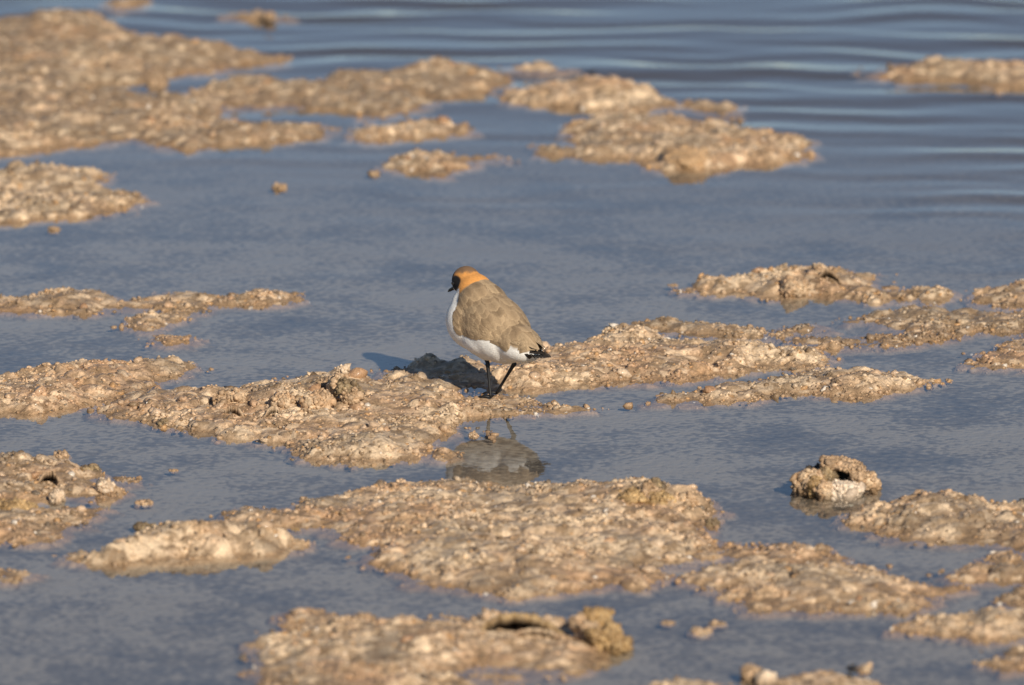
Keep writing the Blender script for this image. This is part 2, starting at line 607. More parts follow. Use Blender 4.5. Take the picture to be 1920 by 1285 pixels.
def salt_patch(seed, label, outline, hmax=0.009, edge=0.02, dirt=0.0, bumps=(), rough=1.0, group='salt crust patches in the shallows',
               name='salt_crust_patch', grain=1.0, nod=1.0, lumps=1.0):
    """one crust island: a cobbled height field rising through the water, coated with loose grains and larger nodules.
    outline: its water line in photo pixels; bumps: (px, py, radius m, height m), negative heights are puddles"""
    hmax, edge = hmax * 0.68, edge * 1.3
    r = np.random.default_rng(1000 + seed)
    poly = ground(*np.array(outline, float).T)[:, :2]
    cx, cy = poly.mean(0)
    st = 0.0021
    mg = 0.045
    xs = np.arange(poly[:, 0].min() - mg, poly[:, 0].max() + mg, st)
    ys = np.arange(poly[:, 1].min() - mg, poly[:, 1].max() + mg, st)
    X, Y = np.meshgrid(xs, ys)
    x, y = X.ravel(), Y.ravel()
    d = in_poly_sdf(np.stack([x, y], 1), poly)
    d = d + (0.020 * fbm(x / 0.07, y / 0.07, 5 + seed) + 0.015 * fbm(x / 0.02, y / 0.02, 9 + seed) - 0.002) * rough
    H = np.where(d > 0, hmax * (1 - np.exp(-np.maximum(d, 0) / edge)), np.where(d > -0.014, d * 0.16, -0.00224 + (d + 0.014) * 0.5))
    tilt = sstep(-0.02, 0.03, d)
    H = H + tilt * (0.75 * hmax * fbm(x / 0.10, y / 0.10, 31 + seed) + 0.0042 * fbm(x / 0.035, y / 0.035, 33 + seed))
    for bx, by, br, bh in bumps:
        c = ground(bx, by)
        q = np.hypot(x - c[0], y - c[1]) / br
        H = H + bh * np.exp(-q * q * 1.4) * (1 if bh < 0 else sstep(-0.01, 0.01, d))
    for fx, fy, fr, fh in FLATS:
        q = sstep(fr, fr * 0.5, np.hypot(x - fx, y - fy))
        H = H + (fh - H) * q
    ux, uy = x + 0.004 * fbm(x / 0.011, y / 0.011, 3), y + 0.004 * fbm(x / 0.011, y / 0.011, 4)
    w0, r0 = worley(ux / 0.024, uy / 0.024, 39 + seed)
    w1, r1 = worley(ux / 0.0105, uy / 0.0105, 41 + seed)
    w2, r2 = worley(ux / 0.0054, uy / 0.0054, 43 + seed)
    dome = lambda w, q: np.sqrt(np.maximum(0, 1 - (w / q) ** 2))
    cob = sstep(-0.022, 0.006, d) * lumps
    coarse = sstep(-0.3, 0.5, fbm(x / 0.06, y / 0.06, 47 + seed))
    H = H + cob * (0.0105 * (dome(w0, 0.8) - 0.45) * r0 ** 1.6 + 0.0044 * (dome(w1, 0.78) - 0.55) * (0.25 + 0.9 * r1) * (0.45 + 0.75 * coarse)
                   + 0.0021 * (dome(w2, 0.78) - 0.5) * (0.4 + 0.8 * r2) * (0.5 + 0.7 * coarse))
    H = np.maximum(H, BED_Z - 0.004)
    keep = (d > -0.038).reshape(X.shape)
    idx = np.full(X.size, -1)
    kq = keep[:-1, :-1] & keep[1:, :-1] & keep[:-1, 1:] & keep[1:, 1:]
    gi = np.arange(X.size).reshape(X.shape)
    F = np.stack([gi[:-1, :-1], gi[:-1, 1:], gi[1:, 1:], gi[1:, :-1]], -1)[kq]
    used = np.unique(F)
    idx[used] = np.arange(len(used))
    col = salt_colour(x, y, H, 0.5 * r1 + 0.5 * r2, dirt)
    q1, q2 = (r1 * 7.31) % 1.0, (r2 * 5.77) % 1.0
    col = mixc(col, BROWN, np.where(q1 < 0.30 + 0.2 * max(dirt, 0), 0.6, 0.0) * sstep(-0.002, 0.001, H))
    col = mixc(col, BROWN, np.where(q2 < 0.24, 0.55, 0.0) * sstep(-0.002, 0.001, H))
    col = mixc(col, PALE * 1.1, np.where(q1 > 0.85, 0.6, 0.0) * sstep(-0.002, 0.001, H))
    col = col * (0.80 + 0.3 * r1 + 0.14 * r2)[:, None]
    jx = (r.random(x.size) - 0.5) * st * 0.5
    jy = (r.random(x.size) - 0.5) * st * 0.5
    V = np.stack([x + jx - cx, y + jy - cy, H], 1)[used]
    root = thing(name, label, 'salt crust', (cx, cy, 0), 0, group)
    link('crust', mesh_np('crust', V, idx[F], np.clip(col[used], 0.01, 0.9)), M_CRUST, root)
    # loose grains
    ok = np.flatnonzero(H > -0.0035)
    area = len(ok) * st * st
    n = int(area * 23000 * grain)
    if n:
        wgt = 0.25 + coarse[ok]
        pick = r.choice(ok, n, p=wgt / wgt.sum())
        gx = x[pick] + (r.random(n) - 0.5) * st
        gy = y[pick] + (r.random(n) - 0.5) * st
        rad = np.exp(r.normal(math.log(0.00165), 0.40, n)).clip(0.0009, 0.005)
        gz = H[pick] + rad * (r.random(n) * 0.8 - 0.65)
        fringe = np.flatnonzero((d < 0.002) & (d > -0.028) & (vnoise(x / 0.02, y / 0.02, 91 + seed) > 0.60 - 12 * np.maximum(d + 0.012, -0.02)))
        if len(fringe):                                     # crumbs that break the surface just off the shore
            nf = int(len(fringe) * st * st * 8000)
            pf = r.choice(fringe, nf)
            rf = np.exp(r.normal(math.log(0.0022), 0.35, nf)).clip(0.0012, 0.005)
            gx, gy = np.r_[gx, x[pf]], np.r_[gy, y[pf]]
            gz = np.r_[gz, np.minimum(np.maximum(H[pf], -0.0008), 0.001) + rf * (0.4 * r.random(nf) - 0.2)]
            rad = np.r_[rad, rf]
            n += nf
        rn = r.random(n)
        gc = salt_colour(gx, gy, gz, rn, dirt)
        k = r.random(n)
        gc = np.where((k < 0.015)[:, None], WHITE[None], gc)
        gc = np.where(((k > 0.05) & (k < 0.13))[:, None], ORANGE[None], gc)
        gc = np.where(((k > 0.13) & (k < 0.27 + 0.15 * max(dirt, 0)))[:, None], BROWN[None], gc)
        gc = np.where((k > 0.97 - 0.05 * max(dirt, 0))[:, None], DARK[None] * 1.3, gc)
        gc = gc * (0.88 + 0.22 * r.random(n))[:, None]
        go = link('grains', grain_mesh('grains', np.stack([gx - cx, gy - cy, gz], 1), rad, gc, r), M_GRAIN, root)
        go['kind'] = 'stuff'
    # larger nodules, each a piece of its own
    ok = np.flatnonzero((H > 0.001) & (d > 0.004))
    n = int(round(area * 95 * nod))
    if len(ok) and n:
        for i in r.choice(ok, n):
            if any(math.hypot(x[i] - q[0], y[i] - q[1]) < q[2] for q in FLATS):
                continue
            o = bpy.data.objects.new('nodule', NODULE_MESHES[r.integers(0, 6)])
            COL.objects.link(o)
            o.parent = root
            s = 0.0048 + 0.0042 * r.random() ** 2
            o.location = (x[i] - cx, y[i] - cy, H[i] - s * 0.1)
            o.scale = (s * (0.8 + 0.6 * r.random()), s * (0.8 + 0.5 * r.random()), s * (0.75 + 0.4 * r.random()))
            o.rotation_euler = (r.random() * 0.5, r.random() * 0.5, r.random() * 6.28)
    return root


BIRD_POS_PX = (931, 749)
BIRD_POS = ground(*BIRD_POS_PX)
FLATS = [(*ground(fx, fy)[:2], fr, fh) for fx, fy, fr, fh in
         ((950, 762, 0.06, 0.0012), (905, 762, 0.06, 0.0012), (985, 764, 0.04, -0.001), (878, 738, 0.035, -0.005), (BIRD_POS_PX[0], BIRD_POS_PX[1], 0.034, 0.0006),
          (940, 800, 0.07, -0.007), (990, 800, 0.08, -0.007), (930, 830, 0.09, -0.008))]


def ell(cx, cy, rx, ry, n=14, seed=0):
    r = np.random.default_rng(seed + 77)
    return [(cx + rx * math.cos(t) * (0.85 + 0.3 * r.random()), cy + ry * math.sin(t) * (0.85 + 0.3 * r.random()))
            for t in np.linspace(0, 2 * math.pi, n, endpoint=False)]


PATCHES = [
    dict(label='broad far crust shelf with two long fingers running into rippled water', hmax=0.016, edge=0.03, dirt=0.65, outline=[
        (-150, 62), (0, 50), (60, 38), (120, 34), (190, 42), (220, 60), (235, 72), (225, 80), (290, 84), (330, 82), (400, 94), (460, 101),
        (505, 108), (508, 114), (450, 122), (390, 134), (330, 142), (290, 150), (250, 156), (205, 160), (215, 180), (300, 185), (345, 182),
        (365, 172), (430, 156), (490, 153), (545, 160), (605, 160), (625, 148), (700, 144), (750, 143), (790, 130), (840, 124), (880, 133),
        (932, 144), (938, 150), (890, 172), (835, 180), (790, 178), (775, 205), (720, 222), (650, 232), (640, 242), (600, 255), (540, 262),
        (480, 268), (400, 270), (355, 282), (300, 272), (245, 258), (190, 268), (120, 270), (60, 280), (0, 290), (-150, 300)],
        bumps=[(120, 60, 0.12, 0.012), (830, 145, 0.06, 0.012), (520, 217, 0.10, -0.03), (440, 168, 0.07, 0.008), (350, 100, 0.08, 0.006),
               (220, 168, 0.06, -0.012), (560, 220, 0.06, -0.02)]),
    dict(label='narrow crust strip off the front tip of the far shelf', hmax=0.008, edge=0.015, outline=[
        (668, 258), (680, 244), (720, 241), (790, 233), (840, 233), (868, 239), (870, 248), (820, 256), (760, 258), (700, 264)]),
    dict(label='small ragged crust islet with a thin trailing tail, before the narrow strip', hmax=0.009, edge=0.014, dirt=0.25, outline=[
        (728, 312), (745, 299), (790, 289), (840, 288), (870, 293), (905, 295), (945, 292), (940, 298), (890, 303), (860, 312), (820, 328),
        (790, 320), (750, 318)]),
    dict(label='humped crust islet between the far shelf tip and the wide pointed islet', hmax=0.013, edge=0.018, outline=[
        (948, 184), (970, 172), (1010, 168), (1060, 166), (1120, 160), (1150, 160), (1200, 170), (1240, 182), (1268, 190), (1255, 198),
        (1200, 205), (1100, 205), (1040, 200), (980, 190)], bumps=[(1130, 180, 0.06, 0.006)]),
    dict(label='wide crust islet tapering to a point, with a smooth pale boss on its front edge', hmax=0.014, edge=0.02, dirt=0.12, outline=[
        (1010, 290), (1015, 276), (1060, 280), (1090, 262), (1078, 248), (1090, 232), (1150, 224), (1250, 227), (1340, 233), (1380, 246),
        (1430, 253), (1480, 262), (1512, 266), (1508, 278), (1480, 298), (1440, 308), (1380, 306), (1340, 314), (1240, 314), (1210, 303),
        (1150, 298), (1080, 290)], bumps=[(1290, 295, 0.05, 0.010), (1200, 240, 0.07, 0.004)]),
    dict(label='thin flat crust flake between the humped islet and the wide pointed islet', hmax=0.004, edge=0.01, dirt=0.3, outline=[
        (1282, 202), (1300, 194), (1340, 196), (1375, 200), (1385, 214), (1350, 222), (1330, 212)]),
    dict(label='tiny low crust flake at the edge of the ripples behind the humped islet', hmax=0.006, edge=0.01, outline=ell(1022, 131, 38, 7)),
    dict(label='far crust bank standing in the rippled open water', hmax=0.008, edge=0.016, dirt=0.2, outline=[
        (1645, 142), (1660, 132), (1720, 122), (1790, 117), (1860, 121), (1920, 125), (2050, 130), (2050, 165), (1915, 162), (1870, 160),
        (1850, 150), (1780, 148), (1700, 150)], bumps=[(1790, 138, 0.08, 0.004)]),
    dict(label='little brown crust flake alone in open water beyond the far shelf', hmax=0.005, edge=0.008, dirt=0.5, outline=ell(480, 33, 46, 7)),
    dict(label='low dark crust flake in the water behind the far shelf', hmax=0.004, edge=0.008, dirt=0.6, outline=ell(232, 8, 34, 8)),
    dict(label='coarse greyish crust islet in front of the far shelf', hmax=0.012, edge=0.02, dirt=0.3, outline=[
        (-120, 340), (0, 330), (60, 321), (120, 320), (170, 330), (195, 342), (190, 355), (225, 364), (265, 378), (255, 388), (200, 395),
        (140, 405), (80, 412), (0, 418), (-120, 425)], bumps=[(100, 340, 0.06, 0.006)]),
    dict(label='thin broken line of crust crumbs trailing across the water', hmax=0.0040, edge=0.012, dirt=0.25, outline=[
        (-100, 562), (0, 560), (60, 558), (120, 552), (170, 549), (195, 556), (230, 565), (290, 561), (330, 548), (370, 552), (430, 558),
        (480, 547), (540, 554), (550, 562), (500, 570), (420, 572), (350, 580), (280, 578), (200, 578), (170, 588), (80, 583), (0, 581),
        (-100, 590)], bumps=[(130, 566, 0.05, 0.007), (350, 560, 0.03, 0.004)]),
    dict(label='sparse crumbs of crust just in front of the broken line', hmax=0.003, edge=0.01, dirt=0.1, outline=[
        (255, 612), (270, 598), (300, 592), (328, 588), (330, 596), (295, 606), (285, 618)]),
    dict(label='small flat pinkish crust flake alone below the broken line of crumbs', hmax=0.003, edge=0.008, outline=ell(321, 639, 22, 6)),
    dict(label='pale rounded crust tongue with an orange water line, behind the knobbly patch', hmax=0.015, edge=0.02, outline=[
        (-120, 713), (0, 708), (80, 698), (150, 690), (240, 688), (290, 680), (340, 680), (355, 688), (340, 698), (290, 710), (265, 725),
        (240, 742), (180, 755), (100, 768), (0, 772), (-120, 775)]),
    dict(label='knobbly crust patch the plover stands on, with a dirty crest and dark holes', hmax=0.011, edge=0.022, dirt=0.06, nod=1.8, outline=[
        (200, 770), (235, 744), (300, 739), (350, 740), (400, 735), (440, 740), (490, 729), (548, 728), (556, 712), (600, 709), (640, 708),
        (690, 717), (725, 703), (755, 700), (800, 702), (840, 710), (866, 724), (850, 738), (880, 744), (930, 744), (985, 750), (1000, 762),
        (960, 774), (900, 780), (850, 793), (870, 802), (905, 811), (900, 818), (850, 826), (815, 843), (740, 860), (660, 868), (590, 858),
        (560, 845), (530, 830), (470, 822), (400, 810), (340, 800), (300, 790), (250, 782)],
        bumps=[(640, 735, 0.05, 0.012), (430, 760, 0.05, 0.006), (515, 762, 0.04, 0.007), (590, 752, 0.04, 0.008), (680, 850, 0.05, 0.003)]),
    dict(label='long pale crust ridge behind the plover, partly in its shadow', hmax=0.016, edge=0.022, dirt=-0.1, outline=[
        (735, 694), (765, 686), (800, 678), (830, 680), (845, 688), (880, 686), (930, 698), (960, 674), (1020, 655), (1080, 648),
        (1130, 632), (1180, 626), (1225, 628), (1245, 640), (1260, 648), (1340, 642), (1420, 645), (1480, 652), (1540, 660), (1560, 672),
        (1550, 685), (1500, 690), (1440, 688), (1400, 696), (1350, 698), (1290, 706), (1270, 712), (1180, 712), (1080, 722), (1000, 728),
        (940, 726), (880, 720), (800, 705), (760, 698)], bumps=[(805, 690, 0.022, 0.012), (870, 695, 0.03, 0.007), (1190, 640, 0.06, 0.007),
                                                               (1350, 662, 0.06, 0.004)]),
    dict(label='dark half-drowned strip of coarse crumbs behind the long pale ridge', hmax=0.0055, edge=0.014, dirt=0.75, nod=0, grain=1.25, outline=[
        (1190, 608), (1220, 602), (1300, 606), (1380, 611), (1440, 615), (1500, 606), (1560, 610), (1620, 596), (1710, 583), (1790, 589),
        (1920, 587), (2000, 587), (2000, 625), (1920, 622), (1840, 618), (1780, 625), (1750, 640), (1650, 648), (1560, 650), (1480, 640),
        (1400, 632), (1300, 628), (1240, 618)], bumps=[(1560, 622, 0.10, -0.008), (1700, 600, 0.06, 0.003), (1640, 615, 0.05, -0.006)]),
    dict(label='pale crust islet with a small curled lip and dark hole, behind the crumb strip', hmax=0.010, edge=0.017, outline=[
        (1300, 543), (1310, 532), (1370, 526), (1400, 514), (1450, 509), (1530, 511), (1560, 507), (1600, 516), (1650, 517), (1655, 524),
        (1640, 536), (1700, 541), (1710, 552), (1640, 565), (1570, 555), (1530, 548), (1490, 552), (1440, 556), (1400, 545), (1340, 547)],
        bumps=[(1530, 522, 0.05, 0.004), (1640, 540, 0.06, -0.005), (1480, 540, 0.03, 0.004)]),
    dict(label='reddish crust bank just behind the dark strip of coarse crumbs', hmax=0.010, edge=0.02, dirt=0.15, outline=[
        (1825, 552), (1850, 542), (1920, 531), (2000, 530), (2000, 572), (1920, 572), (1840, 565)]),
    dict(label='whitish glistening crust bank just in front of the dark strip of crumbs', hmax=0.009, edge=0.016, dirt=-0.1, outline=[
        (1815, 682), (1840, 670), (1870, 653), (1900, 641), (2000, 638), (2000, 690), (1900, 685)]),
    dict(label='lens-shaped crust islet with a smooth pale end, in front of the long ridge', hmax=0.011, edge=0.018, dirt=0.1, outline=[
        (1208, 752), (1240, 743), (1330, 735), (1400, 722), (1440, 715), (1500, 712), (1540, 700), (1600, 697), (1660, 700), (1700, 712),
        (1728, 717), (1690, 726), (1650, 742), (1590, 745), (1540, 740), (1480, 738), (1400, 750), (1330, 747), (1270, 754)],
        bumps=[(1630, 722, 0.04, 0.005)]),
    dict(label='rough crust heap with a white lump on its tip, by the low dirty flat', hmax=0.013, edge=0.02, dirt=0.2, nod=1.6, outline=[
        (-100, 872), (0, 865), (40, 861), (80, 872), (150, 883), (185, 890), (150, 902), (190, 916), (245, 921), (240, 929), (190, 934),
        (120, 928), (60, 936), (0, 933), (-100, 940)], bumps=[(50, 885, 0.06, 0.007), (170, 905, 0.03, 0.003)]),
    dict(label='low dirty crust flat just in front of the rough heap', hmax=0.0055, edge=0.018, dirt=0.4, outline=[
        (-100, 965), (0, 958), (50, 949), (60, 960), (120, 958), (190, 955), (170, 968), (150, 980), (130, 990), (90, 1013), (40, 1016),
        (0, 1013), (-100, 1015)]),
    dict(label='pale boat-shaped crust islet with its orange mirror image along the front', hmax=0.024, edge=0.018, dirt=-0.05, outline=[
        (132, 1055), (180, 1040), (240, 1028), (290, 1006), (340, 1010), (400, 1004), (470, 1006), (540, 1012), (568, 1020), (555, 1032),
        (500, 1040), (420, 1046), (360, 1048), (300, 1056), (250, 1058), (190, 1060)], bumps=[(320, 1030, 0.05, 0.005), (545, 1021, 0.02, 0.006)]),
    dict(label='largest crust sheet, before the plover, with a long crumbly arm on each side', hmax=0.012, edge=0.025, dirt=0.04, outline=[
        (370, 985), (400, 978), (425, 960), (460, 953), (520, 957), (570, 953), (600, 940), (640, 932), (680, 922), (760, 911), (850, 904),
        (900, 908), (1000, 916), (1060, 913), (1140, 913), (1200, 926), (1240, 922), (1280, 932), (1320, 954), (1322, 970), (1300, 995),
        (1330, 1020), (1400, 1025), (1480, 1028), (1530, 1033), (1580, 1055), (1640, 1067), (1690, 1090), (1730, 1103), (1785, 1102),
        (1740, 1115), (1740, 1130), (1700, 1150), (1640, 1145), (1560, 1140), (1480, 1140), (1420, 1143), (1390, 1130), (1360, 1115),
        (1310, 1085), (1340, 1060), (1300, 1058), (1230, 1062), (1225, 1080), (1200, 1103), (1160, 1093), (1120, 1098), (1080, 1103),
        (1030, 1110), (960, 1114), (900, 1106), (840, 1096), (790, 1086), (740, 1066), (700, 1052), (690, 1040), (700, 1025), (650, 1005),
        (600, 990), (540, 988), (480, 990)],
        bumps=[(1210, 945, 0.05, 0.012), (1280, 950, 0.04, 0.007), (800, 1050, 0.10, 0.005), (1350, 1040, 0.06, -0.005), (560, 975, 0.06, -0.003),
               (1400, 1100, 0.06, -0.004), (1140, 930, 0.05, 0.003)]),
    dict(label='crust sheet carrying a broken arched ledge and a golden knob', hmax=0.011, edge=0.022, nod=1.4, outline=[
        (490, 1225), (500, 1200), (540, 1186), (560, 1170), (540, 1160), (580, 1152), (610, 1155), (640, 1163), (720, 1173), (790, 1168),
        (840, 1158), (890, 1158), (930, 1155), (1000, 1160), (1060, 1170), (1100, 1195), (1120, 1218), (1110, 1232), (1080, 1243), (1060, 1255), (1000, 1270),
        (960, 1285), (900, 1300), (800, 1330), (600, 1360), (500, 1340), (510, 1270), (500, 1240)],
        bumps=[(900, 1180, 0.035, -0.010), (980, 1188, 0.04, -0.004), (640, 1215, 0.08, 0.003), (860, 1272, 0.09, -0.010)]),
    dict(label='grey-brown gravelly crust bank beyond the islet with the hollow knob', hmax=0.012, edge=0.02, dirt=0.22, outline=[
        (1610, 970), (1640, 958), (1690, 949), (1750, 940), (1820, 944), (1860, 953), (1920, 949), (2000, 948), (2000, 1030), (1920, 1020),
        (1860, 1010), (1780, 1013), (1720, 1010), (1660, 1000), (1640, 987)], bumps=[(1760, 955, 0.05, 0.005)]),
    dict(label='crust bank of large smooth grains before the crumbly arm of the largest sheet', hmax=0.010, edge=0.018, dirt=0.1, nod=2.2, outline=[
        (1690, 1180), (1740, 1162), (1800, 1153), (1920, 1151), (2000, 1151), (2000, 1205), (1920, 1198), (1850, 1198), (1790, 1188)]),
    dict(label='thin drowned crust streak beside the tip of the crumbly arm', hmax=0.003, edge=0.012, dirt=0.35, outline=[
        (1795, 1087), (1830, 1070), (1870, 1064), (1920, 1067), (2000, 1068), (2000, 1085), (1900, 1083)]),
    dict(label='flat orange crust scrap just off the gravelly bank', hmax=0.003, edge=0.01, outline=ell(1892, 1044, 22, 10)),
    dict(label='low grey crust crumbs beside the bank of large smooth grains', hmax=0.004, edge=0.012, dirt=0.4, outline=[
        (1882, 1128), (1905, 1112), (2000, 1100), (2000, 1140), (1920, 1136)]),
    dict(label='olive-brown crust mound in front of the bank of large smooth grains', hmax=0.010, edge=0.018, dirt=0.35, outline=[
        (1838, 1242), (1870, 1226), (1920, 1221), (2000, 1220), (2000, 1262), (1900, 1258)]),
    dict(label='rounded crust mound beside the two-lobed pale lump', hmax=0.012, edge=0.018, outline=[
        (1470, 1290), (1510, 1272), (1550, 1262), (1590, 1270), (1630, 1275), (1645, 1292), (1640, 1330), (1470, 1330)]),
    dict(label='smooth orange crust hump between the arched-ledge sheet and the rounded mound', hmax=0.008, edge=0.02, grain=0.5, outline=[
        (1215, 1292), (1260, 1280), (1320, 1284), (1345, 1300), (1340, 1330), (1220, 1330)]),
    dict(label='flat drowned crust flake under the reflection of the plover', hmax=0.002, edge=0.01, outline=ell(832, 849, 28, 5)),
    dict(label='thin line of crust flakes beside the feet of the plover', hmax=0.0025, edge=0.008, outline=ell(1050, 767, 32, 4)),
    dict(label='sparse crumbs off the tip of the rough heap with the white lump', hmax=0.0025, edge=0.008, dirt=0.3, outline=ell(222, 900, 20, 6)),
    dict(label='scrap of dark crust in front of the low dirty flat', hmax=0.0035, edge=0.008, dirt=0.4, outline=[
        (-60, 1068), (0, 1068), (45, 1074), (30, 1080), (0, 1084), (-60, 1085)]),
    dict(label='faint drowned crumbs off the thin end of the islet with the curled lip', hmax=0.0015, edge=0.01, dirt=0.2, outline=ell(1740, 552, 30, 8)),
]
ROOTS = []
if True:
    for i, kw in enumerate(PATCHES):
        ROOTS.append(salt_patch(i, **kw))

# ------------------------------------------------------------------ lumps, ledges and nodules of the crust
def stain(c1, c2, k=0.6):
    c1, c2 = np.array(c1), np.array(c2)

    def fn(v, bump, low, fine):
        t = min(1.0, max(0.0, 0.5 + 1.5 * low - 0.8 * bump + 0.5 * fine)) * k
        return (c1 + (c2 - c1) * t) * (0.92 + 0.25 * fine)
    return fn


GOLD = stain((0.56, 0.38, 0.18), (0.25, 0.15, 0.06), 0.8)
SALT = stain((0.60, 0.44, 0.28), (0.42, 0.26, 0.14), 0.8)
OLIVE = stain((0.36, 0.26, 0.14), (0.16, 0.11, 0.06), 0.9)
HOLLOW_SHADE = stain((0.10, 0.07, 0.045), (0.035, 0.028, 0.02), 0.9)  # near-black tone that paints shade into hollows and undersides
WHITISH = stain((0.68, 0.54, 0.39), (0.50, 0.35, 0.22), 0.8)
TAN = stain((0.52, 0.36, 0.22), (0.30, 0.19, 0.10), 0.8)
BLACKISH = stain((0.045, 0.04, 0.038), (0.02, 0.018, 0.017), 0.8)


def lump(parent, name, px, py, size, up=0.0, colfn=SALT, seed=1, tilt=(0, 0, 0), amp=0.25, cell=0.55, base=ICO4, back=0.0):
    """a knobbly piece standing on the water level at photo pixel (px, py); size: half extents in m, up: raised by, back: moved away"""
    me = lumpy_blob(name, size, seed, amp, cell, base, M_CRUST, colfn, coat=colfn is not BLACKISH)
    p = ground(px, py)
    loc = Vector((p[0], p[1] + back, up))
    o = link(name, me, None, parent)
    o.location = loc - (parent.location if parent is not None else Vector((0, 0, 0)))
    o.rotation_euler = [math.radians(a) for a in tilt]
    return o


def crusty_shell(name, parent, px, py, width, depth, lip, thick, seed, colfn, sag=0.0, yaw=0.0, skew=0.0):
    """an arched plate of crust: open towards the front, running down to the ground at the back and both ends"""
    nu, nv = 60, 26
    off = Vector((seed * 3.1, seed * 1.7, 0))
    P = np.zeros((2, nv, nu, 3))
    Cc = np.zeros((2, nv, nu, 3))
    for i in range(nu):
        u = i / (nu - 1) * 2 - 1
        prof = max(0.0, 1 - abs(u + skew * (1 - u * u)) ** 2.6)
        for j in range(nv):
            v = j / (nv - 1)
            z = lip * (prof * 0.95 + 0.05) * (1 - 0.95 * v ** 1.6)
            x = width * 0.5 * u * (1 - 0.12 * v)
            y = depth * v + 0.006 * math.cos(u * 2.4) * (1 - v)
            q = Vector((x, y, z)) / 0.012 + off
            d, _ = mnoise.voronoi(q)
            d2, _ = mnoise.voronoi(q * 2.3)
            lo = mnoise.noise(q * 0.7)
            n = 0.0042 * (0.5 - d[0]) + 0.0018 * (0.5 - d2[0]) + 0.002 * lo
            y += 0.004 * mnoise.noise(Vector((u * 7, seed, 0.3))) * (1 - v)
            P[0, j, i] = (x, y, z + n)
            P[1, j, i] = (x, y + 0.002, z - thick * (0.6 + 0.6 * (1 - v)) + 0.4 * n)
            Cc[0, j, i] = colfn(None, 0.5 - d[0], lo, d2[0] - 0.5)
            Cc[1, j, i] = HOLLOW_SHADE(None, 0, lo, 0)  # underside coloured dark, painting in the shade of the cavity
    g = np.arange(2 * nv * nu).reshape(2, nv, nu)
    quad = lambda a, b, c, d: np.stack([a, b, c, d], -1).reshape(-1, 4)
    F = [quad(g[0, :-1, :-1], g[0, :-1, 1:], g[0, 1:, 1:], g[0, 1:, :-1]), quad(g[1, :-1, :-1], g[1, 1:, :-1], g[1, 1:, 1:], g[1, :-1, 1:]),
         quad(g[0, 0, :-1], g[1, 0, :-1], g[1, 0, 1:], g[0, 0, 1:]), quad(g[0, -1, :-1], g[0, -1, 1:], g[1, -1, 1:], g[1, -1, :-1]),
         quad(g[0, :-1, 0], g[0, 1:, 0], g[1, 1:, 0], g[1, :-1, 0]), quad(g[0, :-1, -1], g[1, :-1, -1], g[1, 1:, -1], g[0, 1:, -1])]
    me = mesh_np(name, P.reshape(-1, 3), np.vstack(F), np.clip(Cc.reshape(-1, 3), 0.01, 0.9))
    p = ground(px, py)
    o = link(name, me, M_CRUST, parent)
    o.location = Vector((p[0], p[1], 0.0)) - parent.location
    o.rotation_euler = (0, 0, math.radians(yaw))
    return o


def patch_by(words):
    return next(o for o in ROOTS if words in o['label'])


# the broken arched ledge and the golden knob
sheet_root = patch_by('arched ledge')
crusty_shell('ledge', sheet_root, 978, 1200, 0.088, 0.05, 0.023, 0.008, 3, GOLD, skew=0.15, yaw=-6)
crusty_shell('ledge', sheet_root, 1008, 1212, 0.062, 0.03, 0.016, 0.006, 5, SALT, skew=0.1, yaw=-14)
for a in ((1104, 1205, (0.012, 0.016, 0.014), 0.012, SALT, 31), (1122, 1198, (0.015, 0.016, 0.012), 0.021, GOLD, 32),
          (1132, 1214, (0.020, 0.018, 0.013), 0.008, GOLD, 33), (1158, 1216, (0.014, 0.016, 0.009), 0.004, GOLD, 34),
          (1086, 1200, (0.011, 0.013, 0.010), 0.018, SALT, 35), (1138, 1192, (0.007, 0.008, 0.006), 0.024, GOLD, 36),
          (1172, 1212, (0.009, 0.012, 0.006), 0.004, OLIVE, 37), (1096, 1196, (0.008, 0.009, 0.008), 0.021, SALT, 38), (1148, 1208, (0.010, 0.010, 0.008), 0.014, GOLD, 39)):
    lump(sheet_root, 'knob', a[0], a[1], tuple(v * 0.74 for v in a[2]), a[3] * 0.85, a[4], a[5], amp=0.6, cell=0.45)

# the free-standing hollow knob
kp = ground(1562, 926)
knob = thing('hollow_salt_knob', 'lone knobbly salt lump with a dark hollow under its roof, standing in open water', 'salt lump', (kp[0], kp[1], 0))
lump(knob, 'front_lump', 1580, 926, (0.0205, 0.013, 0.0100), 0.002, stain((0.80, 0.67, 0.52), (0.60, 0.44, 0.30), 0.6), 41, amp=0.35, cell=0.4)
lump(knob, 'back_wall', 1560, 918, (0.030, 0.014, 0.017), 0.003, HOLLOW_SHADE, 42, amp=0.3, cell=0.4, back=0.030)  # stained wall, its near-black tone also standing in for the hollow's shade
lump(knob, 'roof', 1581, 918, (0.022, 0.020, 0.0032), 0.0220, TAN, 43, tilt=(3, 8, -8), amp=0.35, cell=0.45, back=0.016)
lump(knob, 'roof_knob', 1553, 914, (0.008, 0.010, 0.006), 0.024, TAN, 44, amp=0.35, cell=0.5)
for a in ((1505, 920, 0.011, 0.009, 0.006, TAN, 45), (1520, 922, 0.012, 0.012, 0.010, SALT, 46), (1531, 918, 0.010, 0.008, 0.010, GOLD, 47), (1517, 914, 0.010, 0.008, 0.009, TAN, 52),
          (1533, 925, 0.009, 0.010, 0.007, GOLD, 48), (1545, 928, 0.009, 0.008, 0.005, SALT, 49), (1628, 918, 0.009, 0.009, 0.009, SALT, 50), (1640, 917, 0.006, 0.007, 0.003, TAN, 51), (1611, 919, 0.009, 0.010, 0.011, TAN, 53), (1547, 917, 0.010, 0.009, 0.013, OLIVE, 54)):
    lump(knob, 'side_lump', a[0], a[1], (a[2], a[2], a[3]), a[4], a[5], a[6], amp=0.35, cell=0.5, base=ICO3)

